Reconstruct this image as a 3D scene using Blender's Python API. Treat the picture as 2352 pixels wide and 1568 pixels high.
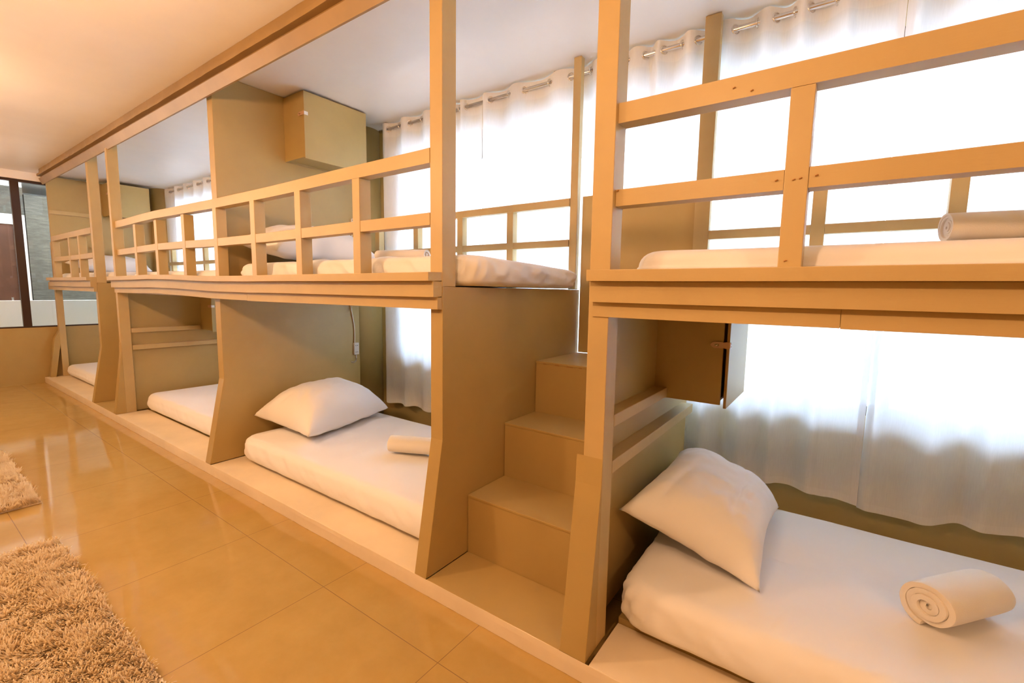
import bpy, math, random
import numpy as np
from mathutils import Vector, Matrix
from mathutils import noise as mn

# ------------------------------------------------------------------ scene, camera, light
for o in list(bpy.data.objects): bpy.data.objects.remove(o, do_unlink=True)
SC = bpy.context.scene
COL = SC.collection
W_, H_ = 2352, 1568
F_PX = 1058.168
YAW, PITCH, ROLL = math.radians(-35.51112), math.radians(-6.31642), math.radians(0.89737)
CAM_H = 1.35
fw = Vector((math.sin(YAW)*math.cos(PITCH), math.cos(YAW)*math.cos(PITCH), math.sin(PITCH)))
rt = Vector((math.cos(YAW), -math.sin(YAW), 0)); up = rt.cross(fw)
r2 = rt*math.cos(ROLL)+up*math.sin(ROLL); u2 = -rt*math.sin(ROLL)+up*math.cos(ROLL)
cd = bpy.data.cameras.new('camera'); cam = bpy.data.objects.new('camera', cd); COL.objects.link(cam)
m = Matrix((r2, u2, -fw)).transposed().to_4x4(); m.translation = (0, 0, CAM_H); cam.matrix_world = m
cd.sensor_width = 36; cd.sensor_fit = 'HORIZONTAL'; cd.lens = 36*F_PX/W_; cd.clip_start = .02
SC.camera = cam
SC.view_settings.view_transform = 'Standard'; SC.view_settings.look = 'None'
SC.view_settings.gamma = 1; SC.view_settings.use_curve_mapping = False
SC.view_settings.exposure = 0.22

SKY = 36.0
LAMP = 50.0
LAMP_COL = (1.0, .57, .29)
wd = bpy.data.worlds.new('sky'); SC.world = wd; wd.use_nodes = True
bg = wd.node_tree.nodes['Background']; bg.inputs[0].default_value = (.68, .88, 1.22, 1); bg.inputs[1].default_value = SKY

def lamp(x, y, z, e, r=.05, col=LAMP_COL):
    l = bpy.data.lights.new('aisle_or_fill_lamp', 'POINT'); l.energy = e; l.color = col; l.shadow_soft_size = r
    o = bpy.data.objects.new('aisle_or_fill_lamp', l); COL.objects.link(o); o.location = (x, y, z)
for x, k in ((-7.4, .9), (-5.0, 1.0), (-2.65, 1.35), (-.70, .95), (1.5, .75)): lamp(x, -.12, 2.22, LAMP*k, .07)
lamp(-9.7, -2.0, 2.3, 95, .12, (1.0, .97, .92))  # this and the next: added fill lights, out of view, brightening the passage
lamp(-9.6, 2.6, 2.5, 75, .12, (1.0, .97, .92))

# ------------------------------------------------------------------ materials
def mat(name): 
    m = bpy.data.materials.new(name); m.use_nodes = True; nt = m.node_tree
    return m, nt, nt.nodes['Principled BSDF']
def N(nt, t, **k):
    n = nt.nodes.new(t)
    for a, b in k.items(): setattr(n, a, b)
    return n
def texco(nt, scale=(1, 1, 1), kind='Object'):
    tc = N(nt, 'ShaderNodeTexCoord'); mp = N(nt, 'ShaderNodeMapping'); mp.inputs['Scale'].default_value = scale
    nt.links.new(tc.outputs[kind], mp.inputs[0]); return mp.outputs[0]
def noise(nt, vec, scale, detail=3, rough=.5):
    n = N(nt, 'ShaderNodeTexNoise'); n.inputs['Scale'].default_value = scale; n.inputs['Detail'].default_value = detail
    n.inputs['Roughness'].default_value = rough; nt.links.new(vec, n.inputs['Vector']); return n
def ramp(nt, fac, stops):
    r = N(nt, 'ShaderNodeValToRGB'); e = r.color_ramp.elements
    while len(e) < len(stops): e.new(.5)
    for i, (p, c) in enumerate(stops): e[i].position = p; e[i].color = (*c, 1)
    nt.links.new(fac, r.inputs[0]); return r.outputs[0]
def bump(nt, p, h, strength, dist):
    b = N(nt, 'ShaderNodeBump'); b.inputs['Strength'].default_value = strength; b.inputs['Distance'].default_value = dist
    nt.links.new(h, b.inputs['Height']); nt.links.new(b.outputs[0], p.inputs['Normal'])

def paint(name, c, rough=.42, var=.05, bs=260, grain=None, bd=.0006):
    m, nt, p = mat(name); v = texco(nt)
    n = noise(nt, v, 3.0, 4, .6)
    a = tuple(x*(1-var) for x in c); b = tuple(min(1, x*(1+var)) for x in c)
    nt.links.new(ramp(nt, n.outputs[0], [(.3, a), (.7, b)]), p.inputs['Base Color'])
    p.inputs['Roughness'].default_value = rough
    if grain:
        v2 = texco(nt, grain); g = noise(nt, v2, 60, 5, .7); bump(nt, p, g.outputs[0], .35, .0015)
    else:
        g = noise(nt, v, bs, 3, .6); bump(nt, p, g.outputs[0], .35, bd)
    return m
TAN = (.43, .30, .105)
M_tan = paint('tan_paint', TAN)
M_wood = paint('tan_painted_wood', (.50, .36, .155), .45, .07, grain=(1, 1, .12))
M_woodx = paint('tan_painted_wood_long', (.50, .36, .155), .45, .07, grain=(.1, 1, 1))
M_base = paint('cream_painted_board', (.80, .68, .50), .5, .07)
M_white = paint('white_plastic', (.85, .84, .80), .35, .01)
M_ceil = paint('ceiling_paint', (.88, .865, .84), .38, .02, bs=120)
M_wallc = paint('cream_wall_paint', (.72, .62, .46), .6, .03)
M_black = paint('dark_slot', (.02, .02, .02), .5, 0)
M_door = paint('brown_door_wood', (.085, .032, .018), .4, .25, grain=(3, 1, .3))
M_frame = paint('dark_window_frame', (.035, .014, .008), .35, .1)
M_outw = paint('white_masonry', (.86, .87, .86), .7, .02)
M_hasp = paint('painted_hasp_metal', (.60, .36, .21), .4, .03)
M_nail = paint('filler_mark', (.36, .17, .05), .6, .1)

def metal(name, c, r):
    m, nt, p = mat(name); p.inputs['Base Color'].default_value = (*c, 1); p.inputs['Metallic'].default_value = 1
    v = texco(nt); n = noise(nt, v, 40, 2); rr = ramp(nt, n.outputs[0], [(0, (r,)*3), (1, (r*1.6,)*3)]); nt.links.new(rr, p.inputs['Roughness'])
    return m
M_chrome = metal('brushed_steel', (.80, .78, .76), .14)

def fabric(name, c, scale=900, bs=.25, wr=0.0):
    m, nt, p = mat(name); v = texco(nt)
    n = noise(nt, v, 2.2, 4, .6)
    nt.links.new(ramp(nt, n.outputs[0], [(.3, tuple(x*.975 for x in c)), (.7, c)]), p.inputs['Base Color'])
    p.inputs['Roughness'].default_value = .9; p.inputs['Sheen Weight'].default_value = .15
    n2 = noise(nt, v, scale, 2); n3 = noise(nt, v, 9, 3, .6)
    ad = N(nt, 'ShaderNodeMath', operation='MULTIPLY_ADD'); ad.inputs[1].default_value = 14*wr
    nt.links.new(n3.outputs[0], ad.inputs[0]); nt.links.new(n2.outputs[0], ad.inputs[2])
    bump(nt, p, ad.outputs[0], bs, .0008)
    return m
M_sheet = fabric('white_cotton_sheet', (.88, .875, .885), wr=.3)
M_pillow = fabric('white_cotton_pillowcase', (.89, .89, .90), wr=.45)
M_towel = fabric('cream_terry_towel', (.84, .79, .71), 420, .9)
def yarn():
    m, nt, p = mat('cream_shag_yarn'); v = texco(nt); n = noise(nt, v, 30, 3)
    c = ramp(nt, n.outputs[0], [(.3, (.90, .78, .58)), (.7, (.95, .86, .68))]); nt.links.new(c, p.inputs['Base Color']); p.inputs['Roughness'].default_value = .8
    t = N(nt, 'ShaderNodeBsdfTranslucent'); nt.links.new(c, t.inputs[0]); mx = N(nt, 'ShaderNodeMixShader'); mx.inputs[0].default_value = .4
    nt.links.new(p.outputs[0], mx.inputs[1]); nt.links.new(t.outputs[0], mx.inputs[2]); nt.links.new(mx.outputs[0], nt.nodes['Material Output'].inputs[0]); return m
M_pile = yarn()
M_rugb = fabric('rug_backing', (.50, .38, .24), 300, .3)

def curtain_mat(name, dens):
    m = bpy.data.materials.new(name); m.use_nodes = True; nt = m.node_tree
    for n in list(nt.nodes): nt.nodes.remove(n)
    out = N(nt, 'ShaderNodeOutputMaterial'); v = texco(nt)
    n = noise(nt, texco(nt, (260, 260, 18)), 1.0, 2); c = ramp(nt, n.outputs[0], [(.3, (.91, .91, .91)), (.7, (.95, .95, .95))])
    d = N(nt, 'ShaderNodeBsdfDiffuse'); t = N(nt, 'ShaderNodeBsdfTranslucent'); tr = N(nt, 'ShaderNodeBsdfTransparent')
    nt.links.new(c, d.inputs[0]); nt.links.new(c, t.inputs[0])
    b = N(nt, 'ShaderNodeBump'); b.inputs['Strength'].default_value = .25; b.inputs['Distance'].default_value = .01
    n2 = noise(nt, v, 7, 4, .65); nt.links.new(n2.outputs[0], b.inputs['Height']); nt.links.new(b.outputs[0], d.inputs['Normal'])
    m1 = N(nt, 'ShaderNodeMixShader'); m1.inputs[0].default_value = .30 if not dens else .17
    nt.links.new(d.outputs[0], m1.inputs[1]); nt.links.new(t.outputs[0], m1.inputs[2])
    m2 = N(nt, 'ShaderNodeMixShader'); m2.inputs[0].default_value = .04 if not dens else .01
    nt.links.new(m1.outputs[0], m2.inputs[1]); nt.links.new(tr.outputs[0], m2.inputs[2])
    nt.links.new(m2.outputs[0], out.inputs[0]); return m
M_curt = curtain_mat('sheer_curtain_cloth', False)
M_hem = curtain_mat('double_curtain_hem', True)

def glass_mat(name, refl=.08):
    m = bpy.data.materials.new(name); m.use_nodes = True; nt = m.node_tree
    for n in list(nt.nodes): nt.nodes.remove(n)
    out = N(nt, 'ShaderNodeOutputMaterial'); g = N(nt, 'ShaderNodeBsdfGlossy'); g.inputs['Roughness'].default_value = .01
    tr = N(nt, 'ShaderNodeBsdfTransparent'); tr.inputs[0].default_value = (.97, .99, .98, 1)
    fr = N(nt, 'ShaderNodeFresnel'); fr.inputs[0].default_value = 1.5
    mx = N(nt, 'ShaderNodeMixShader'); nt.links.new(fr.outputs[0], mx.inputs[0]); nt.links.new(tr.outputs[0], mx.inputs[1]); nt.links.new(g.outputs[0], mx.inputs[2])
    nt.links.new(mx.outputs[0], out.inputs[0]); return m
M_glass = glass_mat('window_glass')

def tile_mat():
    m, nt, p = mat('glossy_floor_tiles')
    tc = N(nt, 'ShaderNodeTexCoord'); sp = N(nt, 'ShaderNodeSeparateXYZ'); nt.links.new(tc.outputs['Object'], sp.inputs[0])
    T = .7205
    def joint(sock, off):
        a = N(nt, 'ShaderNodeMath', operation='SUBTRACT'); nt.links.new(sock, a.inputs[0]); a.inputs[1].default_value = off
        b = N(nt, 'ShaderNodeMath', operation='DIVIDE'); nt.links.new(a.outputs[0], b.inputs[0]); b.inputs[1].default_value = T
        c = N(nt, 'ShaderNodeMath', operation='ROUND'); nt.links.new(b.outputs[0], c.inputs[0])
        d = N(nt, 'ShaderNodeMath', operation='SUBTRACT'); nt.links.new(b.outputs[0], d.inputs[0]); nt.links.new(c.outputs[0], d.inputs[1])
        e = N(nt, 'ShaderNodeMath', operation='ABSOLUTE'); nt.links.new(d.outputs[0], e.inputs[0])
        f = N(nt, 'ShaderNodeMath', operation='LESS_THAN'); nt.links.new(e.outputs[0], f.inputs[0]); f.inputs[1].default_value = .0022
        return f.outputs[0]
    jx = joint(sp.outputs[0], -1.098); jy = joint(sp.outputs[1], 1.105)
    mx = N(nt, 'ShaderNodeMath', operation='MAXIMUM'); nt.links.new(jx, mx.inputs[0]); nt.links.new(jy, mx.inputs[1])
    n = noise(nt, tc.outputs['Object'], 5, 6, .7)
    c = ramp(nt, n.outputs[0], [(.3, (.42, .27, .08)), (.7, (.48, .315, .10))])
    # warm rubbed stain close to the bed step
    st = N(nt, 'ShaderNodeVectorMath', operation='DISTANCE'); nt.links.new(tc.outputs['Object'], st.inputs[0]); st.inputs[1].default_value = (-2.95, 1.2, 0)
    sr = ramp(nt, st.outputs['Value'], [(.02, (.55,)*3), (.16, (0,)*3)])
    m0 = N(nt, 'ShaderNodeMix', data_type='RGBA'); nt.links.new(sr, m0.inputs[0]); nt.links.new(c, m0.inputs[6]); m0.inputs[7].default_value = (.50, .30, .12, 1)
    mc = N(nt, 'ShaderNodeMix', data_type='RGBA'); nt.links.new(mx.outputs[0], mc.inputs[0]); nt.links.new(m0.outputs[2], mc.inputs[6]); mc.inputs[7].default_value = (.26, .16, .07, 1)
    nt.links.new(mc.outputs[2], p.inputs['Base Color'])
    rr = ramp(nt, n.outputs[0], [(.3, (.05,)*3), (.8, (.10,)*3)]); nt.links.new(rr, p.inputs['Roughness'])
    p.inputs['IOR'].default_value = 1.5
    g = noise(nt, tc.outputs['Object'], 2.5, 2); bump(nt, p, g.outputs[0], .08, .004)
    return m
M_tile = tile_mat()

def stone_mat():
    m, nt, p = mat('grey_cement_render'); v = texco(nt, (1, 1, 7)); n = noise(nt, v, 5, 8, .75)
    nt.links.new(ramp(nt, n.outputs[0], [(.25, (.05, .052, .045)), (.5, (.105, .105, .09)), (.75, (.19, .185, .155))]), p.inputs['Base Color'])
    p.inputs['Roughness'].default_value = .8; bump(nt, p, n.outputs[0], .6, .02); return m
M_stone = stone_mat()

# ------------------------------------------------------------------ mesh helpers
class MB:
    def __init__(s): s.v = []; s.f = []; s.mi = []
    def add(s, v, f, mi=0):
        b = len(s.v); s.v += [tuple(map(float, q)) for q in v]; s.f += [tuple(b+i for i in q) for q in f]; s.mi += [mi]*len(f)
    def box(s, x0, x1, y0, y1, z0, z1, mi=0):
        v = [(x, y, z) for z in (z0, z1) for y in (y0, y1) for x in (x0, x1)]
        s.add(v, [(0, 2, 3, 1), (4, 5, 7, 6), (0, 1, 5, 4), (1, 3, 7, 5), (3, 2, 6, 7), (2, 0, 4, 6)], mi)
    def prism_x(s, x0, x1, poly):          # poly of (y, z), counter-clockwise seen from +x
        n = len(poly); v = [(x0, *p) for p in poly]+[(x1, *p) for p in poly]
        f = [tuple(range(n-1, -1, -1)), tuple(range(n, 2*n))]+[(i, (i+1) % n, n+(i+1) % n, n+i) for i in range(n)]
        s.add(v, f)
    def prism_y(s, y0, y1, poly):          # poly of (x, z)
        n = len(poly); v = [(p[0], y0, p[1]) for p in poly]+[(p[0], y1, p[1]) for p in poly]
        f = [tuple(range(n)), tuple(range(2*n-1, n-1, -1))]+[((i+1) % n, i, n+i, n+(i+1) % n) for i in range(n)]
        s.add(v, f)
    def tube(s, pts, r, n=16, caps=True, mi=0):
        pts = [Vector(p) for p in pts]; b = len(s.v); rings = []
        ref = Vector((0, 0, 1))
        for i, p in enumerate(pts):
            t = (pts[min(i+1, len(pts)-1)]-pts[max(i-1, 0)]).normalized()
            a = t.cross(ref) if abs(t.dot(ref)) < .95 else t.cross(Vector((0, 1, 0)))
            a.normalize(); c = t.cross(a)
            rr = r[i] if isinstance(r, (list, tuple)) else r
            rings.append([p+a*math.cos(2*math.pi*k/n)*rr+c*math.sin(2*math.pi*k/n)*rr for k in range(n)])
        v = [q for g in rings for q in g]; f = []
        for i in range(len(pts)-1):
            for k in range(n): f.append((i*n+k, i*n+(k+1) % n, (i+1)*n+(k+1) % n, (i+1)*n+k))
        if caps: f += [tuple(range(n-1, -1, -1)), tuple((len(pts)-1)*n+k for k in range(n))]
        s.add(v, f, mi)
    def torus(s, c, nrm, R, r, n=24, k=8, mi=0):
        nrm = Vector(nrm).normalized(); a = nrm.orthogonal().normalized(); b = nrm.cross(a); v = []; f = []
        for i in range(n):
            t = 2*math.pi*i/n; d = a*math.cos(t)+b*math.sin(t)
            for j in range(k):
                w = 2*math.pi*j/k; v.append(Vector(c)+d*(R+r*math.cos(w))+nrm*(r*1.0*math.sin(w)))
        for i in range(n):
            for j in range(k): f.append((i*k+j, ((i+1) % n)*k+j, ((i+1) % n)*k+(j+1) % k, i*k+(j+1) % k))
        s.add(v, f, mi)
    def grid(s, P, mi=0):                 # P[i][j] points
        n, k = len(P), len(P[0])
        s.add([q for r in P for q in r], [(i*k+j, (i+1)*k+j, (i+1)*k+j+1, i*k+j+1) for i in range(n-1) for j in range(k-1)], mi)
    def build(s, name, m, parent=None, bevel=0, smooth=False, mats=None, fix=True):
        me = bpy.data.meshes.new(name); me.from_pydata(s.v, [], s.f)
        for x in (mats or [m]): me.materials.append(x)
        if mats:
            me.polygons.foreach_set('material_index', s.mi)
        if smooth: me.polygons.foreach_set('use_smooth', [True]*len(me.polygons))
        me.update()
        o = bpy.data.objects.new(name, me); COL.objects.link(o)
        if parent:
            o.parent = parent; o.matrix_parent_inverse = Matrix.Translation(-Vector(parent.location))
        if bevel:
            b = o.modifiers.new('bevel', 'BEVEL'); b.width = bevel; b.segments = 2; b.limit_method = 'ANGLE'; b.angle_limit = math.radians(40)
        return o
def boxo(name, m, parent, *b, bevel=.002):
    q = MB(); q.box(*b); return q.build(name, m, parent, bevel)
def tag(o, label, cat, group=None, kind=None):
    if label: o['label'] = label
    if cat: o['category'] = cat
    if group: o['group'] = group
    if kind: o['kind'] = kind
    return o
def thing(name, label, cat, loc, group=None):
    o = bpy.data.objects.new(name, None); COL.objects.link(o); o.location = loc; o.empty_display_size = .1
    return tag(o, label, cat, group)
def struct(o): o['kind'] = 'structure'; return o
def fbm(x, y, z, s=1.0): return mn.noise(Vector((x*s, y*s, z*s)))

# ------------------------------------------------------------------ room constants
CZ = 2.79
XE = -8.80; XR = 2.6; YF = -2.6; YW = 2.90
def sbox(name, m, *b): q = MB(); q.box(*b); return struct(q.build(name, m))
sbox('floor', M_tile, XE-.2, XR+.1, YF-.1, 3.1, -.1, 0)
sbox('ceiling', M_ceil, XE-.1, XR+.1, YF-.1, 3.1, CZ, CZ+.1)
sbox('wall_front', M_tan, XE-.1, XR+.1, YF-.1, YF, 0, CZ)
sbox('wall_right', M_tan, XR, XR+.1, YF, YW, 0, CZ)
SILL = .74
W1 = (-3.31, 1.95); W2 = (-8.28, -3.95); WT = 2.61
q = MB(); q.box(XE, XR, YW, YW+.15, 0, SILL); q.box(XE, XR, YW, YW+.15, WT, CZ)
q.box(XE, W2[0], YW, YW+.15, SILL, WT); q.box(W2[1], W1[0], YW, YW+.15, SILL, WT); q.box(W1[1], XR, YW, YW+.15, SILL, WT)
struct(q.build('wall_back', M_tan))
WY0 = -2.2
sbox('trim_4', M_ceil, XE-.12, XE, YF, YW, 2.686, CZ-.001)
q = MB(); q.box(XE-.12, XE, YF, YW+.15, 0, .755); q.box(XE-.12, XE, YF, WY0, .755, 2.685); q.box(XE-.12, XE, 2.72, YW+.15, .755, 2.685)
struct(q.build('wall_left', M_tan))

def window(name, x0, x1, step, off):
    w = struct(bpy.data.objects.new(name, None)); COL.objects.link(w); w.location = ((x0+x1)/2, YW, SILL)
    q = MB(); t = .05
    q.box(x0, x1, YW+.04, YW+.10, SILL, SILL+t); q.box(x0, x1, YW+.04, YW+.10, WT-t, WT)
    q.box(x0, x0+t, YW+.04, YW+.10, SILL+t, WT-t); q.box(x1-t, x1, YW+.04, YW+.10, SILL+t, WT-t)
    q.build('window_frame', M_frame, w)
    xs = []; x = off
    while x < x1-.1:
        if x > x0+.1: xs.append(x)
        x += step
    for x in xs: boxo('mullion', M_frame, w, x-.025, x+.025, YW+.04, YW+.10, SILL+t, WT-t)
    ed = [x0+t]+[v for x in xs for v in (x-.025, x+.025)]+[x1-t]
    for i in range(0, len(ed), 2): boxo('pane', M_glass, w, ed[i], ed[i+1], YW+.067, YW+.072, SILL+t, WT-t, bevel=0)
    return w
window('window_1', W1[0], W1[1], 1.15, .205-1.15*4)
window('window_2', W2[0], W2[1], 1.15, -7.4)
w = struct(bpy.data.objects.new('window_3', None)); COL.objects.link(w); w.location = (XE-.06, .25, .755)
q = MB(); a, b = XE-.09, XE-.03
q.box(a, b, WY0, 2.72, .755, .772); q.box(a, b, WY0, 2.72, 2.655, 2.685); q.box(a, b, WY0, WY0+.05, .772, 2.655); q.box(a, b, 2.67, 2.72, .772, 2.655)
q.build('window_frame', M_frame, w)
ys = (-1.05, .12, 1.235, 2.30); ed = [WY0+.05]
for y in ys: boxo('mullion', M_frame, w, a, b, y-.04, y+.04, .772, 2.655); ed += [y-.04, y+.04]
ed.append(2.67)
for i in range(0, len(ed), 2): boxo('pane', M_glass, w, XE-.062, XE-.057, ed[i], ed[i+1], .772, 2.655, bevel=0)

# the passage seen through the left window
sbox('floor_passage', M_outw, -12.2, XE-.12, YF-.1, 3.1, -.1, 0)
sbox('ceiling_passage', M_outw, -12.2, XE-.12, YF-.1, 3.1, 2.95, 3.0)
sbox('wall_parapet', M_outw, -9.7, -9.55, YF-.1, 3.1, 0, 1.097)
sbox('wall_passage', M_outw, -12.2, -12.1, YF-.1, 3.1, 0, 2.95)
sbox('wall_passage_back', M_outw, -12.1, XE-.12, 3.05, 3.1, 0, 2.95)
sbox('wall_passage_front', M_outw, -12.1, XE-.12, YF-.1, YF-.05, 0, 2.95)
q = MB(); q.box(-10.62, -10.5, 1.56, 3.0, 0, 2.72); struct(q.build('wall_cement', M_stone))
q = MB(); q.box(-10.62, -10.52, YF-.05, 1.55, 2.30, 2.95); q.box(-10.62, -10.52, 1.42, 1.55, 0, 2.30); q.box(-10.62, -10.52, YF-.05, .55, 0, 2.30)
struct(q.build('wall_white', M_outw))
q = MB(); q.box(-10.60, -10.515, YF-.05, 1.55, 2.40, 2.82); struct(q.build('trim_1', M_stone))
dr = struct(bpy.data.objects.new('door_1', None)); COL.objects.link(dr); dr.location = (-10.55, 1, 0)
boxo('door_panel', M_door, dr, -10.58, -10.54, .55, 1.415, 0, 2.245)
q = MB(); q.box(-10.62, -10.50, .55, 1.42, 2.245, 2.30); q.build('door_frame', M_outw, dr)
boxo('door_handle', M_chrome, dr, -10.54, -10.51, 1.32, 1.345, .98, 1.12)
# unseen eave added over the back windows to dim the upper curtains
sbox('eave_blocker', M_outw, XE, XR+.6, YW+.16, 4.7, 2.80, 2.95)
sbox('horizon_blocker', M_outw, XE-2, XR+6, 11.0, 11.2, -.3, 4.4)  # unseen wall added to block low sky from the upper curtains
sbox('ground_outside', M_outw, XE-2, XR+6, YW+.16, 16, -.4, -.3)

# ------------------------------------------------------------------ bunks
YFR = 1.445          # plane of posts and guard rails
FY, FK = 1.341, 1.447
DZ0, DZ1 = 1.262, 1.365
def side_profile(y1, ztop, yu=1.447):
    return [(FY, .075), (y1, .075), (y1, ztop), (yu, ztop), (FK, .68)]
KN = [(-5.85, 0), (-5.2, .006), (-4.7, .012), (-4.2, .008), (-3.6, -.004), (-3.0, -.006), (-2.2, -.002), (-1.4, 0)]
def kink(x):
    if x < KN[0][0] or x > KN[-1][0]: return 0
    return float(np.interp(x, [k[0] for k in KN], [k[1] for k in KN]))
def board(name, parent, x0, x1, y0, y1, z0, z1, m=None, wob=.0015, seed=0, taper=0):
    n = max(2, int((x1-x0)/.06)); q = MB(); P = []
    for i in range(n+1):
        x = x0+(x1-x0)*i/n; k = kink(x)+wob*fbm(x*1.3, seed, 3.1); e = taper*fbm(x*.9, seed+7, 1.0)
        yy = y0+e
        P.append([(x, yy, z0+k), (x, y1, z0+k), (x, y1, z1+k), (x, yy, z1+k), (x, yy, z0+k)])
    q.grid(P); b = [0, 1, 2, 3]; t = n*5
    q.f += [(3, 2, 1, 0), (t, t+1, t+2, t+3)]; q.mi += [0, 0]
    return q.build(name, m or M_woodx, parent, .002)
def ledge(par, x0, x1, splits=()):
    e = .012
    board('ledge_lip', par, x0, x1, 1.366, 1.445, 1.385, 1.421, seed=1, taper=.004)
    board('fascia_board', par, x0+e*0, x1, 1.396, 1.445, 1.317, 1.385, seed=1, taper=.001)
    xs = [x0, *splits, x1]
    for i in range(len(xs)-1): board('fascia_strip', par, xs[i]+(.001 if i else 0), xs[i+1], 1.420, 1.445, 1.268-.002*i, 1.317, seed=1+i, taper=.001)
def guard(par, x0, x1, bars, y=YFR, th=.062, bw=.055, ztop=(1.885, 1.947), zlow=(1.627, 1.68), zb=1.40, skip=()):
    board('guard_rail', par, x0, x1, y, y+th, *ztop, seed=3, wob=.004)
    xs = [x0]+[v for b in bars for v in (b, b+bw)]+[x1]
    for i in range(0, len(xs), 2):
        if xs[i+1]-xs[i] > .02: board('lower_rail', par, xs[i]+.0008, xs[i+1]-.0008, y+.001, y+th, *zlow, seed=4, wob=.003)
    for b in bars: boxo('baluster', M_wood, par, b, b+bw, y-.001, y+th+.004, zb, ztop[0]-.001)
def deck(par, x0, x1):
    q = MB(); q.box(x0, x1, 1.446, 2.67, 1.345, 1.363); q.box(x0, x1, 1.446, 1.49, 1.268, 1.345); q.box(x0, x1, 2.62, 2.66, 1.268, 1.345)
    n = int((x1-x0)/.5)
    for i in range(n): 
        x = x0+(x1-x0)*(i+.5)/n; q.box(x-.02, x+.02, 1.49, 2.62, 1.285, 1.345)
    q.build('deck', M_tan, par, .001)
def base(par, x0, x1, zt=.068):
    # front white board on the step, recessed painted platform behind it
    q = MB(); q.box(x0, x1, 1.343, 1.60, .006, .075); q.build('front_board', M_base, par, .002)
    boxo('platform', M_tan, par, x0, x1, 1.602, 2.66, .002, zt)
def rails_on_panel(par, x0, x1):
    boxo('ladder_batten', M_wood, par, x0, x1, 1.512, 2.12, .873, .917)
    boxo('ladder_batten', M_wood, par, x0, x1, 1.512, 2.60, .701, .747)
def right_end(par, xa, xb, short=False):       # stair-side panel on the right end of a bunk (A, E)
    q = MB(); q.prism_x(xa, xb, [(FY, .075), (2.718, .075), (2.718, DZ1-.004), (YFR+.004, DZ1-.004), (FK, .68)]); q.build('side_panel', M_tan, par, .002)
    boxo('post', M_wood, par, xa, xb, YFR+.002, YFR+.086, DZ1-.003, CZ-.002)
    boxo('rear_post', M_wood, par, xb-.064, xb-.012, 2.675, 2.7165, DZ1-.003, CZ-.002)
def left_end(par, xa, xb, xp):                  # (B, D): full height post with kick, thin panel behind
    boxo('post', M_wood, par, xp, xb, 1.425, 1.508, .076, CZ-.002)
    q = MB(); q.prism_x(xa, xb, [(FY, .076), (1.4245, .076), (1.4245, .78), (1.421, .68)]); q.build('kick_brace', M_tan, par, .002)
    boxo('side_panel', M_tan, par, xa, xp+.012, 1.509, 2.7025, .076, DZ1-.004)
    boxo('rear_post', M_wood, par, xa+.030, xa+.109, 2.675, 2.7165, DZ1-.003, CZ-.002)

# --- right bunk (partly outside the picture)
BR = 1.45
bk = thing('bunk_bed', 'tan painted bunk bed right of the stairs, nearest the camera, with wide-spaced guard rails', 'bunk bed', (.4, 2, .002), 'built-in bunk beds')
left_end(bk, -.727, -.627, -.70)
ledge(bk, -.683, BR, (-.002,))
guard(bk, -.627, BR, [-.152, .52, 1.1], bw=.055)
guard(bk, -.617, BR, [-.1545, .329, .85], y=2.667, th=.048, ztop=(1.887, 1.938), zlow=(1.640, 1.686), bw=.057, zb=DZ1)
deck(bk, -.69, BR); base(bk, -.615, BR, .098); rails_on_panel(bk, -.689, -.628)
q = MB(); q.prism_x(BR, BR+.08, [(FY, .075), (2.718, .075), (2.718, CZ-.002), (1.475, CZ-.002), (1.475, 1.2), (FK, .68)]); q.build('partition', M_tan, bk, .002)
# little filler marks and nail heads on the near rails
random.seed(4)
for (x, z) in ((-.62, 1.675), (-.13, 1.65), (-.115, 1.652), (-.17, 1.653), (-.08, 1.655), (-.135, 1.44), (-.29, 1.915), (-.245, 1.898)):
    q = MB(); q.tube([(x-.003, YFR-.0026, z-.001), (x+.004, YFR-.0026, z+.002)], .0018, 8); q.build('filler_mark', M_nail, bk)

# --- middle double bunk: D .. C .. A
bm_ = thing('bunk_bed', 'long tan painted double bunk left of the stairs, two bays split by a full-height partition', 'bunk bed', (-3.6, 2, .002), 'built-in bunk beds')
left_end(bm_, -5.80, -5.73, -5.785)
right_end(bm_, -1.477, -1.405)
ledge(bm_, -5.79, -1.408, (-4.55, -3.1))
q = MB(); q.prism_x(-3.676, -3.596, [(FY, .077), (2.62, .077), (2.62, DZ1-.02), (1.492, DZ1-.02), (1.492, 1.266), (1.462, 1.266), (FK+.014, .68)]); q.build('partition', M_tan, bm_, .002)
q = MB(); q.prism_x(-3.676, -3.596, [(1.509, DZ1+.002), (2.62, DZ1+.002), (2.62, CZ-.002), (1.478, CZ-.002), (1.478, 1.95), (1.509, 1.95)]); q.build('partition', M_tan, bm_, .002)
guard(bm_, -5.73, -1.478, [-5.225, -4.715, -4.15, -3.60, -3.067, -2.548, -2.018], bw=.057)
for x0, x1, bars in ((-5.69, -3.69, [-5.2, -4.7, -4.15]), (-3.58, -1.470, [-3.406, -2.918, -2.433, -1.964])):
    guard(bm_, x0, x1, bars, y=2.667, th=.048, ztop=(1.892, 1.941), zlow=(1.638, 1.683), bw=.054, zb=DZ1)
for x0, x1 in ((-5.73, -3.68), (-3.592, -1.48)): deck(bm_, x0, x1); base(bm_, x0, x1)
rails_on_panel(bm_, -5.772, -5.731)

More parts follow.
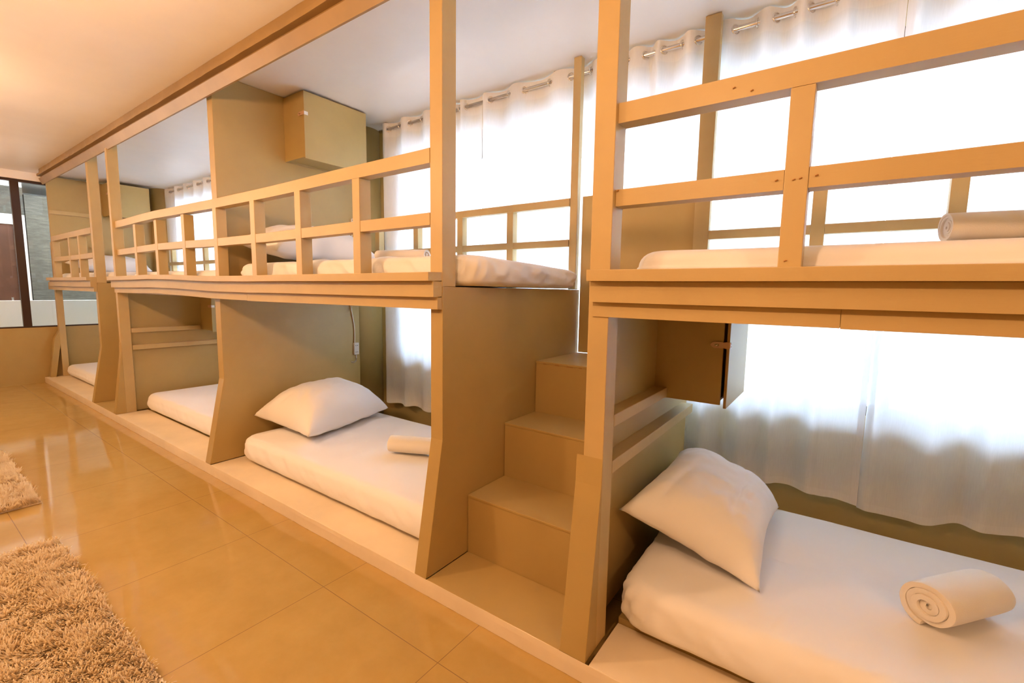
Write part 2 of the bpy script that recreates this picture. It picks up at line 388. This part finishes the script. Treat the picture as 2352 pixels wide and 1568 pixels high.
# --- far bunk
bf = thing('bunk_bed', 'small-looking tan bunk bed at the far end, against the window wall beyond the second stairs', 'bunk bed', (-7.6, 2, .002), 'built-in bunk beds')
right_end(bf, -6.555, -6.485)
ledge(bf, -8.34, -6.488)
boxo('post', M_wood, bf, -8.775, -8.698, 1.508, 1.575, .076, 1.90)
q = MB(); q.prism_x(-8.775, -8.70, [(FY+.04, .076), (1.44, .076), (1.514, .55), (1.514, .72), (1.45, .60)]); q.build('kick_brace', M_tan, bf, .002)
guard(bf, -8.32, -6.556, [-8.319, -7.51, -7.09], bw=.057)
guard(bf, -8.65, -6.551, [-8.1, -7.5, -7.0], y=2.667, th=.048, ztop=(1.892, 1.941), zlow=(1.638, 1.683), bw=.054, zb=DZ1)
deck(bf, -8.72, -6.556); base(bf, -8.775, -6.556)
boxo('head_panel', M_tan, bf, -8.745, -8.70, 1.512, 2.70, 1.366, CZ-.03)
boxo('batten', M_wood, bf, -8.699, -8.66, 1.51, 2.05, 2.27, 2.32)

# --- staircases
def stairs(x0, x1, label, yb=2.718):
    s = thing('staircase', label, 'stairs', ((x0+x1)/2, 2, .002), 'boxed staircases')
    boxo('base_board', M_tan, s, x0, x1, 1.343, 1.619, .002, .075)
    for y, z in ((1.62, .366), (1.913, .657), (2.208, .952)):
        q = MB(); q.box(x0, x1, y, yb-.02 if z > .9 else {.366: 1.9125, .657: 2.2075}[z], .002, z-.012); q.box(x0, x1, y-.003, yb-.02 if z > .9 else {.366: 1.9125, .657: 2.2075}[z], z-.0115, z)
        q.build('step', M_tan, s, .0015)
    boxo('back_panel', M_tan, s, x0+.007, x1+.03, yb-.013, yb, .954, 1.95)
    if x0 > -2:
        for k in range(8):
            x = x0+.05+k*.075; boxo('joint_gap', M_nail, s, x, x+.018+.01*(k % 3), 2.2040, 2.2046, .938, .9415, bevel=0)
    return s
stairs(-1.403, -.729, 'tan boxed staircase with three tall steps between the near bunks')
stairs(-6.483, -5.802, 'tan boxed staircase hidden behind the far bunk posts')

# --- cream fascia along the step and ceiling moulding
def fascia():
    q = MB(); n = 520; P = []; x0, x1 = XE, 2.0
    for i in range(n+1):
        x = x0+(x1-x0)*i/n; j = .006*max(0, fbm(x*14, 1, 2))+.004*fbm(x*50, 2, 2); y = 1.341+.002*fbm(x*4, 5, 5)
        P.append([(x, y, .001+.003*max(0, fbm(x*22, 8, 8))), (x, y, .052+.012*fbm(x*.7, 3, 3)*.5), (x, y+.0015, .0735-j*.5), (x, 1.342+.0008, .0745)])
    q.grid(P); return q
o = struct(fascia().build('trim_2', M_base))
o.modifiers.new('s', 'SOLIDIFY').thickness = -.0012
q = MB()
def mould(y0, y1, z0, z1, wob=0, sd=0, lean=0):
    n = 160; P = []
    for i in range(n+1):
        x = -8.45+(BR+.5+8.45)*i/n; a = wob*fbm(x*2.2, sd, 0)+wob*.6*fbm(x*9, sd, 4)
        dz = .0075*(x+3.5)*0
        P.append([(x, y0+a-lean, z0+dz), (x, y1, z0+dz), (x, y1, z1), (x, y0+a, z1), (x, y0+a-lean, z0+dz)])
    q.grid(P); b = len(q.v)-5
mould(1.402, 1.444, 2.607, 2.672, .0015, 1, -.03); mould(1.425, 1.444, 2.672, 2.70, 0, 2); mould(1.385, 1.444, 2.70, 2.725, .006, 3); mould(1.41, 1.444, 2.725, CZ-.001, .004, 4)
struct(q.build('trim_3', paint('dark_brown_moulding', (.30, .185, .06), .45, .12, grain=(.1, 1, 1))))  # moulding in a darker brown than the posts and rails

# round pillars against the back wall
for i, (cx, lab) in enumerate(((-3.78, 'tan painted round pillar behind the partition of the double bunk'), (-8.62, 'tan painted round pillar in the far corner behind the last upper bunk'))):
    q = MB(); q.tube([(cx, 2.782, .001), (cx, 2.782, CZ-.001)], .2 if i == 0 else .16, 48)
    tag(q.build('round_pillar', M_tan, None, 0, True), lab, 'pillar', 'round pillars')

# ------------------------------------------------------------------ cabinets
def hasp(par, x, y, z, dx=1):
    # hinge plate on the door, strap lying over the front face, staple through its slot
    q = MB(); x += 0; L = .062
    pts = [(1.3*a, 1.35*b) for a, b in [(0, -.011), (.012, -.011), (.018, -.008), (.024, -.010), (.048, -.010), (.056, -.006), (.060, 0), (.056, .006), (.048, .010), (.024, .010), (.018, .008), (.012, .011), (0, .011)]]
    hole = [(.036+.009*math.cos(t), .0042*math.sin(t)) for t in np.linspace(0, 2*math.pi, 13)[:-1]]
    # strap as outline ring around slot
    n = 24; out = []
    def ray(t):
        c = (.042, 0); best = None; dxx, dzz = math.cos(t), math.sin(t)
        for i in range(len(pts)):
            a, b = pts[i], pts[(i+1) % len(pts)]
            ex, ez = b[0]-a[0], b[1]-a[1]; den = dxx*ez-dzz*ex
            if abs(den) < 1e-12: continue
            s = ((a[0]-c[0])*ez-(a[1]-c[1])*ex)/den; u = ((a[0]-c[0])*dzz-(a[1]-c[1])*dxx)/den
            if s > 0 and -1e-6 <= u <= 1+1e-6: best = s if best is None else min(best, s)
        return (c[0]+dxx*best, c[1]+dzz*best)
    N_ = 40; v = []; f = []
    for layer, yy in ((0, y-.006), (1, y-.0045)):
        for k in range(N_):
            t = 2*math.pi*k/N_; o = ray(t); h = (.052+.010*math.cos(t), .005*math.sin(t))
            v.append((x-o[0], yy, z+o[1])); v.append((x-h[0], yy, z+h[1]))
    for k in range(N_):
        k2 = (k+1) % N_; a, b, c, d = 2*k, 2*k+1, 2*k2+1, 2*k2; s = 2*N_
        f += [(a, b, c, d), (s+a, s+d, s+c, s+b), (a, d, s+d, s+a), (b, s+b, s+c, c)]
    q.add(v, f); q.tube([(x, y-.004, z-.011), (x, y-.004, z+.011)], .003, 10)
    q.build('hasp_strap', M_hasp, par)
    q = MB(); q.tube([(x-0.053, y+.001, z-.002), (x-0.053, y-.014, z-.002), (x-0.047, y-.014, z+.001), (x-0.047, y+.001, z+.001)], .0018, 8); q.build('staple', M_chrome, par)
    q = MB(); q.box(x-.002, x+.0015, y-.004, y+.028, z-.012, z+.012)
    for a in (-.006, .006): q.tube([(x+.001, y+.016, z+a), (x+.0035, y+.016, z+a)], .0026, 8)
    q.build('hinge_plate', M_white, par)
def cabinet(x0, x1, y0, y1, z0, z1, label, group=None, gap=.012):
    c = thing('wall_cabinet', label, 'cabinet', ((x0+x1)/2, (y0+y1)/2, z0), 'wall cabinets over the beds')
    q = MB(); q.box(x0+.001, x1, y0, y0+.012, z0, z1); q.box(x0+.001, x1, y1-.012, y1, z0, z1); q.box(x0+.001, x0+.012, y0+.012, y1-.012, z0, z1)
    q.box(x0+.012, x1-.006, y0+.012, y1-.012, z0+.012, z0+.024); q.box(x0+.012, x1, y0+.012, y1-.012, z1-.012, z1)
    q.build('carcass', M_tan, c, .001)
    boxo('door', M_tan, c, x1+gap, x1+gap+.012, y0-.004, y1-.004, z0-.012, z1-.004)
    boxo('hinge_strip', M_wood, c, x1-.0005, x1+gap+.001, y1-.03, y1-.005, z0+.02, z1-.02)
    hasp(c, x1+gap+.0125, y0-.002, z0+(z1-z0)*.66)
    return c
cabinet(-.689, -.402, 2.125, 2.57, .868, 1.266, 'small tan cabinet with a long hasp, door ajar, hanging under the right upper bunk', gap=.014)
cabinet(-5.772, -5.50, 2.145, 2.57, .868, 1.266, 'small tan cabinet under the middle upper bunk beside the ladder battens', gap=.008)
cabinet(-3.595, -3.322, 1.977, 2.52, 2.31, CZ-.012, 'large tan cabinet under the ceiling on the full-height partition', gap=.002)
cabinet(-8.699, -8.42, 2.075, 2.55, 2.305, CZ-.04, 'tan cabinet under the ceiling at the head of the far upper bunk', gap=.002)

# ------------------------------------------------------------------ mattresses
def mattress(x0, x1, y0, y1, z0, z1, label, seed, wr=1.0, tuck=.02, group=None, warp=None, edge=.055):
    cx, cy, cz = (x0+x1)/2, (y0+y1)/2, (z0+z1)/2; hx, hy, hz = (x1-x0)/2, (y1-y0)/2, (z1-z0)/2
    R = .11; r = min(edge, hz*.9)
    # outline of rounded rectangle
    per = []
    def arc(ax, ay, t0):
        for k in range(13):
            t = t0+math.pi/2*k/12; per.append((ax+R*math.cos(t), ay+R*math.sin(t), math.cos(t), math.sin(t)))
    def lin(a, b, nx, ny):
        L = math.dist(a, b); n = int(L/.018)
        for k in range(1, n): per.append((a[0]+(b[0]-a[0])*k/n, a[1]+(b[1]-a[1])*k/n, nx, ny))
    arc(hx-R, hy-R, 0); lin((hx-R, hy), (-hx+R, hy), 0, 1); arc(-hx+R, hy-R, math.pi/2); lin((-hx, hy-R), (-hx, -hy+R), -1, 0)
    arc(-hx+R, -hy+R, math.pi); lin((-hx+R, -hy), (hx-R, -hy), 0, -1); arc(hx-R, -hy+R, 1.5*math.pi); lin((hx, -hy+R), (hx, hy-R), 1, 0)
    n = len(per); prof = []
    for k in range(7): t = math.pi/2*k/6; prof.append((-r*1.5*(1-math.sin(t))-tuck*(1-k/6), -hz+r*(1-math.cos(t)), .3))
    for k in range(1, 6): prof.append((.006*math.sin(math.pi*k/6), -hz+r+(2*hz-2*r)*k/6, 1))
    for k in range(7): t = math.pi/2*k/6; prof.append((-r*(1-math.cos(t)), hz-r+r*math.sin(t), 1-.7*k/6))
    V = []
    rows = []
    Lx = 0
    for (dn, z, a) in prof:
        row = []
        for (px_, py_, nx, ny) in per:
            t = (px_*1.0*ny*ny+py_*nx*nx)        # tangential coordinate
            vert = max(0, 1-abs(z/hz)**4)
            wv = a*wr*(.006*fbm((px_+cx)*9+z*10, (py_+cy)*9, z*2.5+seed)+.004*fbm((px_+cx)*23+z*26, (py_+cy)*23, seed*3+z*6))
            cor = abs(nx*ny)*2
            ru = a*wr*cor*.004*math.sin(math.atan2(ny, nx)*34+z*30)
            dd = dn+wv*vert+ru*vert
            x = px_+nx*dd; y = py_+ny*dd
            if dn < -.08 and z > 0:            # top surface: shrink toward centre as a scaled outline
                pass
            zz = z+(.003*fbm((px_)*4, (py_)*4, seed) if z > 0 else .002*fbm(px_*6, py_*6, seed+3))
            row.append((x+cx, y+cy, zz+cz))
        rows.append(row)
    # top surface: rings sliding from the rounded edge to the long axis
    last = rows[-1]; ax_ = hx-hy*.6
    for s in (.04, .1, .18, .28, .4, .52, .64, .76, .88, 1.0):
        row = []
        for (x, y, z) in last:
            mx_ = cx+max(-ax_, min(ax_, (x-cx)*ax_/hx)); X = x+(mx_-x)*s; Y = y+(cy-y)*s
            k = min(1, s*4)
            row.append((X, Y, z1+.004*k+k*(.007*wr*fbm(X*4, Y*4, seed+9)+.004*wr*fbm(X*11, Y*7, seed))+(1-k)*(z-z1)))
        rows.append(row)
    q = MB(); v = [p for r_ in rows for p in r_]
    if warp: v = [warp(p) for p in v]
    f = []
    for i in range(len(rows)-1):
        for j in range(n): f.append((i*n+j, i*n+(j+1) % n, (i+1)*n+(j+1) % n, (i+1)*n+j))
    f.append(tuple(range(n-1, -1, -1)))
    q.add(v, f)
    o = q.build('mattress', M_sheet, None, 0, True)
    return tag(o, label, 'mattress', 'white sheeted mattresses')
mattress(-.60, 1.43, 1.515, 2.57, .105, .302, 'thick mattress in a white fitted sheet on the lower bunk right of the stairs', 1.3, 2.4, tuck=.03)
mattress(-3.49, -1.50, 1.50, 2.57, .081, .272, 'white sheeted mattress on the lower bunk just left of the stairs', 5.1, 1.8)
mattress(-5.66, -3.70, 1.56, 2.57, .081, .262, 'white sheeted mattress on the lower bunk behind the ladder battens, without a pillow', 7.7, 1.0)
mattress(-8.64, -6.60, 1.53, 2.57, .081, .24, 'white sheeted mattress on the lower bunk at the far end', 9.2, .8)
mattress(-.60, 1.43, 1.525, 2.57, 1.368, 1.490, 'white sheeted mattress on the near upper bunk holding a rolled blanket', 11.1, .8, edge=.05)
mattress(-3.49, -1.345, 1.553, 2.63, 1.368, 1.508, 'white sheeted mattress on the upper bunk, its end overhanging the stairs', 13.4, 3.2, edge=.035, tuck=.0,
         warp=lambda p: (p[0]+.03*max(0, p[0]+1.8)*math.sin((p[1]-1.5)*4), p[1], p[2]-.03*max(0, p[1]-1.6)*max(0, min(1, (p[0]+1.7)*4))*max(0, min(1, (p[2]-1.366)/.14))))
mattress(-5.66, -3.70, 1.525, 2.57, 1.368, 1.47, 'white sheeted mattress on the upper bunk left of the full-height partition', 15.2, 1.2, edge=.045)
mattress(-8.64, -6.38, 1.548, 2.57, 1.368, 1.485, 'white sheeted mattress on the far upper bunk, its end overhanging the second stairs', 17.9, 1.5, edge=.05)

# ------------------------------------------------------------------ pillows
def pillow(c00, c10, c11, c01, thick, label, seed, up=None, flange=True, asym=.45, folds=()):
    # corners in order around; thickness vector along the normal
    c = [Vector(k) for k in (c00, c10, c11, c01)]; n = 56
    nrm = (c[1]-c[0]+c[2]-c[3]).cross(c[3]-c[0]+c[2]-c[1]).normalized()
    if nrm.z < 0: nrm = -nrm
    def pt(u, v, s):
        U, V = u*2-1, v*2-1
        inset = .055
        # pull edges in between the corners so that the corners stay as points
        eu = inset*(1-V*V)*0; 
        p = (c[0]*(1-u)+c[1]*u)*(1-v)+(c[3]*(1-u)+c[2]*u)*v
        ctr = (c[0]+c[1]+c[2]+c[3])/4
        du = (c[1]-c[0]+c[2]-c[3])*.5; dv = (c[3]-c[0]+c[2]-c[1])*.5
        p = p-du*(U*.5)*.13*(1-V*V)*abs(U)**2-dv*(V*.5)*.11*(1-U*U)*abs(V)**2
        h = (max(0, 1-abs(U)**3.0)**.55)*(max(0, 1-abs(V)**3.0)**.55)
        w = .010*fbm(u*5+seed, v*5, s*2+seed)*h+.006*fbm(u*14, v*11+seed, s)*h**.5
        ed = max(abs(U), abs(V)); w += .006*math.sin((u*30 if abs(V) > abs(U) else v*26)+seed)*h**.4*max(0, ed-.55)
        for (a0, b0, a1, b1, dep, wd_) in folds:
            if s > 0:
                ax, bx = a1-a0, b1-b0; L = math.hypot(ax, bx); t = max(0, min(1, ((u-a0)*ax+(v-b0)*bx)/L/L)); d = math.hypot(u-a0-t*ax, v-b0-t*bx)
                w -= dep*math.exp(-(d/wd_)**2)*math.sin(math.pi*min(1, max(0, t*.9+.05)))
        k = (1-asym) if s > 0 else asym
        return p+nrm*(s*thick*h*k+w)
    q = MB(); top = [[pt(i/n, j/n, 1) for j in range(n+1)] for i in range(n+1)]; bot = [[pt(i/n, j/n, -1) for j in range(n+1)] for i in range(n+1)]
    v = []; idx = {}; f = []
    for i in range(n+1):
        for j in range(n+1):
            idx[i, j, 1] = len(v); v.append(top[i][j])
            if 0 < i < n and 0 < j < n: idx[i, j, -1] = len(v); v.append(bot[i][j])
            else: idx[i, j, -1] = idx[i, j, 1]
    for i in range(n):
        for j in range(n):
            f.append((idx[i, j, 1], idx[i+1, j, 1], idx[i+1, j+1, 1], idx[i, j+1, 1]))
            f.append((idx[i, j, -1], idx[i, j+1, -1], idx[i+1, j+1, -1], idx[i+1, j, -1]))
    q.add(v, f)
    return tag(q.build('pillow', M_pillow, None, 0, True), label, 'pillow', 'white pillows')
# right lower: leaning on the end panel
pillow((-.155, 1.70, .335), (-.17, 2.42, .360), (-.655, 2.50, .50), (-.655, 1.66, .50), .25, 'plump white pillow leaning against the end panel of the right lower bunk', 2.1, asym=.30,
       folds=((.1, .35, .75, .3, .012, .03), (.05, .8, .5, .7, .01, .03), (.75, .45, .95, .2, .012, .03)))
pillow((-2.86, 1.66, .345), (-3.05, 2.50, .350), (-3.56, 2.40, .41), (-3.53, 1.62, .39), .32, 'puffy white pillow on the lower bunk beside the power strip', 6.5, asym=.25,
       folds=((.02, .3, .25, .5, .02, .04), (.0, .75, .2, .6, .015, .04)))
pillow((-3.06, 1.60, 1.585), (-3.02, 2.40, 1.585), (-3.57, 2.48, 1.70), (-3.56, 1.56, 1.66), .24, 'white pillow on the upper bunk right of the partition, seen through the balusters', 8.3, asym=.3,
       folds=((.05, .5, .4, .4, .02, .05),))
pillow((-8.12, 1.68, 1.545), (-8.12, 2.44, 1.545), (-8.62, 2.54, 1.63), (-8.62, 1.60, 1.63), .22, 'white pillow on the far upper bunk below the batten', 4.4, asym=.3)

# ------------------------------------------------------------------ rolled towels
def towel(p0, p1, r, label, seed, turns=5.2, flat=1.0, tuft=.0012, cat='towel', name='rolled_towel', m=None):
    p0, p1 = Vector(p0), Vector(p1); ax = (p1-p0).normalized(); side = ax.cross(Vector((0, 0, 1))).normalized(); upv = side.cross(ax).normalized()
    if upv.z < 0: upv = -upv
    q = MB(); K = int(turns*40); L = (p1-p0).length; th = r/(turns+.6)
    def sp(t, off, s):
        rr = r*(.10+.90*t)-off; a = -2*math.pi*turns*(1-t)-math.pi*.55
        wob = 1+.05*math.sin(a*2+seed)+.03*fbm(math.cos(a)*2, math.sin(a)*2, seed+t*2)
        rr = rr*wob
        x = rr*math.cos(a)*1.06; y = rr*math.sin(a)*flat
        if y < -r*flat*.93: y = -r*flat*.93
        bulge = .010*math.sin(s*math.pi)*0
        return x, y
    secs = 14
    rings = []
    for si in range(secs+1):
        s = si/secs; e = 0
        endr = .006*(1 if si in (0, secs) else 0)
        ring = []
        for k in range(K+1):
            t = k/K; x, y = sp(t, 0, s)
            tele = (.008*fbm(t*3, seed, s) + .004*math.sin(t*9+seed))*(1-s if s < .5 else s)*(1)
            sh = 1-.025*(abs(s-.5)*2)**6
            P = p0+ax*(L*s+(tele if si == 0 else (-tele if si == secs else 0)))+side*(x*sh)+upv*(y*sh+r*flat)
            ring.append(P)
        for k in range(K, -1, -1):
            t = k/K; x, y = sp(t, th*.965, s)
            tele = (.008*fbm(t*3, seed, s) + .004*math.sin(t*9+seed))*(1-s if s < .5 else s)
            sh = 1-.025*(abs(s-.5)*2)**6
            P = p0+ax*(L*s+(tele if si == 0 else (-tele if si == secs else 0)))+side*(x*sh)+upv*(y*sh+r*flat)
            ring.append(P)
        rings.append(ring)
    # rounded lip on the two faces
    n = len(rings[0]); v = [p for g in rings for p in g]; f = []
    for i in range(secs):
        for k in range(n): f.append((i*n+k, (i+1)*n+k, (i+1)*n+(k+1) % n, i*n+(k+1) % n))
    for base_, flip in ((0, 1), (secs*n, 0)):
        for k in range(K):
            a, b, c, d = base_+k, base_+k+1, base_+n-2-k, base_+n-1-k
            f.append((a, b, c, d) if flip else (d, c, b, a))
    q.add(v, f); o = q.build(name, m or M_towel, None, .0018, True)
    return tag(o, label, cat, 'rolled towels on the beds' if cat == 'towel' else None)
towel((.288, 1.865, .306), (.462, 2.085, .306), .078, 'cream towel roll with its spiral end showing, on the right lower bunk', 1.0, 4.0)
towel((-2.335, 1.93, .277), (-2.03, 2.075, .277), .064, 'cream towel roll on the lower bunk left of the stairs', 2.0, 4.2)
towel((.215, 1.72, 1.496), (.62, 1.80, 1.496), .052, 'beige blanket roll on the near upper bunk, its coiled end facing the balusters', 3.0, 6.2, flat=.8, name='rolled_blanket', cat='blanket')
towel((-2.55, 2.02, 1.530), (-2.20, 2.12, 1.530), .05, 'beige towel roll on the upper bunk just right of the white pillow', 4.0, 4.5, flat=.75)
towel((-4.40, 1.98, 1.474), (-4.05, 2.05, 1.474), .055, 'beige towel roll peeping over the rail of the upper bunk left of the partition', 5.0, 4.5, flat=.75)

# ------------------------------------------------------------------ power strips
def strip(y, z, label, ztop, tail, x=-3.595, sc=1.0):
    s = thing('power_strip', label, 'power strip', (x, y, z), 'sockets on the partition')
    q = MB(); q.box(x+.0005, x+.022, y-.026*sc, y+.026*sc, z-.055*sc, z+.055*sc); q.build('housing', M_white, s, .006)
    for dz in (.03, -.03):
        for dy in (-.009, .009): boxo('socket_hole', M_black, s, x+.0215, x+.0226, y+dy-.0025, y+dy+.0025, z+dz*sc-.004, z+dz*sc+.004, bevel=0)
    q = MB(); P = []; zs_ = z+.05*sc if ztop > z else z-.05*sc
    for k in range(25):
        t = k/24; P.append((x+.008, y-.012-.03*t+.010*math.sin(t*5), zs_+(ztop-zs_)*t))
    q.tube(P, .0055, 10); q.build('cable', M_white, s, 0, True)
    if tail:
        q = MB(); P = [(x+.008, y+.002, z-.05), (x+.008, y+.003, z-.085), (x+.008, y-.002, z-.11), (x+.008, y-.015, z-.122), (x+.008, y-.035, z-.122), (x+.010, y-.052, z-.116)]
        q.tube(P, .005, 10); q.build('loose_tail', M_white, s, 0, True)
strip(2.572, .80, 'white power strip with a dangling cable end on the partition under the upper bunk', 1.26, True)
strip(2.565, 1.925, 'small white socket box on the partition above the upper mattress', 1.56, False, sc=.62)

# ------------------------------------------------------------------ curtains and rods
RY, RZ = 2.777, 2.731
def rod(x0, x1, label):
    r = thing('curtain_rod', label, 'curtain rod', ((x0+x1)/2, RY, RZ), 'curtain rods')
    q = MB(); q.tube([(x0, RY, RZ), (x1, RY, RZ)], .0135, 20); q.build('pole', M_chrome, r, 0, True)
    n = 4
    for i in range(n):
        x = x0+.09+(x1-x0-.18)*i/(n-1); q = MB(); q.tube([(x, RY, RZ+.0), (x, RY, CZ-.001)], .006, 10); q.box(x-.02, x+.02, RY-.02, RY+.02, CZ-.006, CZ-.001); q.torus((x, RY, RZ), (1, 0, 0), .016, .003, 20, 8)
        q.build('bracket', M_chrome, r)
rod(-3.46, 1.9, 'brushed steel curtain rod along the ceiling over the near windows')
rod(-8.40, -4.0, 'brushed steel curtain rod over the far windows')
def curtain(xs, x0, x1, label, seed, group=None, zb=.30, spread=0.0, pull=0.0, lean=0.0, ztop=2.782):
    # xs: where the cloth passes from the front of the rod to the back
    KX = 1.0207; xs = [x*KX for x in xs]; x0 *= KX; x1 *= KX
    c = thing('curtain', label, 'curtain', ((x0+x1)/2, RY, zb), 'sheer white curtains')
    def path(x):
        if x <= xs[0]: return -math.sin(math.pi*min(1, (xs[0]-x)/max(.05, xs[0]-x0)))*.8
        if x >= xs[-1]: return math.sin(math.pi*min(1, (x-xs[-1])/max(.05, x1-xs[-1])))*.8
        for a, b in zip(xs[:-1], xs[1:]):
            if a <= x <= b:
                u = (x-a)/(b-a); k = .56
                u2 = u/k*.5 if u < k else .5+(u-k)/(1-k)*.5
                s = math.sin(2*math.pi*u2); return s*(1.0 if s > 0 else .95)
    nx = int((x1-x0)/.0055); nz = 64; P = []
    zs = [ztop-(ztop-zb)*((k/nz)) for k in range(nz+1)]
    for i in range(nx+1):
        x = x0+(x1-x0)*i/nx; w = path(x) or 0
        col = []
        for k, z in enumerate(zs):
            t = (ztop-z)/(ztop-zb)
            amp = .034+.012*t; ww = w*(1-.45*t)+.55*t*fbm(x*5.5+seed, t*.8, seed)*1.6+.25*fbm(x*12, t*1.5, seed+4)*(.3+t)
            xx = x+.012*t*fbm(x*6, t*2, seed+2)+lean*t+pull*t*t*(x-x0)/(x1-x0)
            bot = .030*fbm(x*2.3, 0, seed+5)*t+.012*fbm(x*9, 0, seed)*t
            y = RY+amp*ww*.95+.003*fbm(x*30, z*8, seed)
            if z < 1.95: y = min(y, RY+.10)
            lim = RY-.052
            col.append((xx, max(y, lim), z+bot))
        P.append(col)
    q = MB(); n, k = len(P), len(P[0])
    q.v = [p for r_ in P for p in r_]
    for i in range(n-1):
        for j in range(k-1):
            q.f.append((i*k+j, i*k+j+1, (i+1)*k+j+1, (i+1)*k+j))
            q.mi.append(1 if (j < 3 or j >= nz-1 or i < 5 or i >= n-6) else 0)
    q.build('cloth', None, c, 0, True, mats=[M_curt, M_hem])
    for x in xs:
        d = .004; sl = ((path(min(x1, x+d)) or 0)-(path(max(x0, x-d)) or 0))*.034/(2*d)
        nr = Vector((-sl, 1, 0)).normalized()
        q = MB(); q.torus((x, RY, RZ), nr, .0225, .0042, 28, 8); q.build('grommet', M_chrome, c, 0, True)
    for a, b in zip(xs[:-1], xs[1:]):
        x = a+(b-a)*.78-(b-a)*.22
        q = MB(); q.torus((x, RY, RZ), (-1, .25, 0), .0225, .0042, 28, 8); q.build('grommet', M_chrome, c, 0, True)
    return c
curtain([-3.27, -3.004, -2.74, -2.53, -2.389], -3.35, -2.238, 'sheer white curtain beside the pillar, leftmost of the near windows', 1.0, zb=.295)
curtain([-2.162, -1.865, -1.511, -1.26, -1.029], -2.236, -.979, 'sheer white curtain behind the stairs', 2.0, zb=.31)
curtain([-.923, -.74, -.556, -.372, -.227, -.045], -.979, .128, 'sheer white curtain behind the cabinet and pillow of the right bunk', 3.0, zb=.325)
curtain([.20, .42, .60, .80, 1.0, 1.2], .130, 1.31, 'sheer white curtain at the right edge of the picture', 4.0, zb=.315)
curtain([1.4, 1.6, 1.8], 1.32, 1.86, 'sheer white curtain beyond the right edge behind the end of the bunk', 4.7, zb=.315)
curtain([-8.116, -7.824, -7.49, -7.162, -6.849, -6.6], -8.36, -6.45, 'sheer white curtain behind the far upper bunk', 5.0, zb=.31)
curtain([-6.3, -6.05, -5.8, -5.5, -5.3], -6.40, -5.2, 'sheer white curtain behind the second stairs', 6.0, zb=.31)
curtain([-5.1, -4.85, -4.6, -4.35, -4.12], -5.17, -4.04, 'sheer white curtain left of the partition pillar', 7.0, zb=.31)

# ------------------------------------------------------------------ shaggy rugs
def rug(x0, x1, y0, y1, label, seed, vis, dens, dark=0):
    r = thing('shaggy_rug', label, 'rug', ((x0+x1)/2, (y0+y1)/2, .001), 'shaggy rugs')
    boxo('backing', M_rugb, r, x0, x1, y0, y1, .001, .010)
    rs = np.random.RandomState(seed); vx0, vx1, vy0, vy1 = vis
    n = int((vx1-vx0)*(vy1-vy0)*dens)
    X = rs.uniform(vx0, vx1, n); Y = rs.uniform(vy0, vy1, n)
    L = rs.uniform(.032, .056, n); wd_ = rs.uniform(.0022, .0042, n)
    # lean follows a slowly varying field so the pile lies in clumps
    def fld(a, b, o): return np.array([mn.noise(Vector((xx*a, yy*a, o))) for xx, yy in zip(X, Y)])
    g1 = fld(9, 0, seed); g2 = fld(9, 0, seed+5); g3 = fld(24, 0, seed+9)
    ang = -.35+1.1*g1+.9*g3+rs.normal(0, .35, n); tilt = np.clip(.85+.5*g2+rs.normal(0, .15, n), .2, 1.2)
    # slab rounding at the border
    hx, hy = np.cos(ang)*np.sin(tilt), np.sin(ang)*np.sin(tilt); hz = np.cos(tilt)
    B = np.stack([X, Y, np.full(n, .010)], 1)
    D = np.stack([hx, hy, hz+.0], 1)
    S = np.stack([-np.sin(ang), np.cos(ang), np.zeros(n)], 1)
    V = []; segs = 4
    for k in range(segs+1):
        t = k/segs; wv = wd_*(1-.65*t**2); c = B+D*(L*t)[:, None]; c[:, 2] += .014*math.sin(t*math.pi/2)*(1-.3*t)*1.0-.012*t*t*np.maximum(0, tilt-.6)
        c[:, 2] = np.maximum(c[:, 2], .004)
        V.append(c-S*wv[:, None]); V.append(c+S*wv[:, None])
    V = np.stack(V, 1).reshape(-1, 3); per = 2*(segs+1)
    base_ = (np.arange(n)*per)[:, None]
    F = np.concatenate([base_+np.array([2*k, 2*k+1, 2*k+3, 2*k+2]) for k in range(segs)], 1).reshape(-1, 4)
    me = bpy.data.meshes.new('pile'); me.vertices.add(len(V)); me.vertices.foreach_set('co', V.ravel())
    me.loops.add(F.size); me.loops.foreach_set('vertex_index', F.ravel().astype(np.int32))
    me.polygons.add(len(F)); me.polygons.foreach_set('loop_start', np.arange(0, F.size, 4, dtype=np.int32)); me.polygons.foreach_set('loop_total', np.full(len(F), 4, dtype=np.int32))
    me.polygons.foreach_set('use_smooth', np.ones(len(F), dtype=bool))
    me.materials.append(M_pile); me.update(calc_edges=True)
    o = bpy.data.objects.new('pile', me); COL.objects.link(o); o.parent = r; o.matrix_parent_inverse = Matrix.Translation(-Vector(r.location)); o['kind'] = 'stuff'
rug(-3.24, -1.35, -.75, .485, 'cream shaggy rug nearest the camera in the bottom left corner', 3, (-3.24, -1.35, -.75, .485), 42000)
rug(-5.85, -3.92, -.70, .53, 'cream shaggy rug further back at the left edge', 11, (-5.85, -3.92, -.70, .53), 26000)
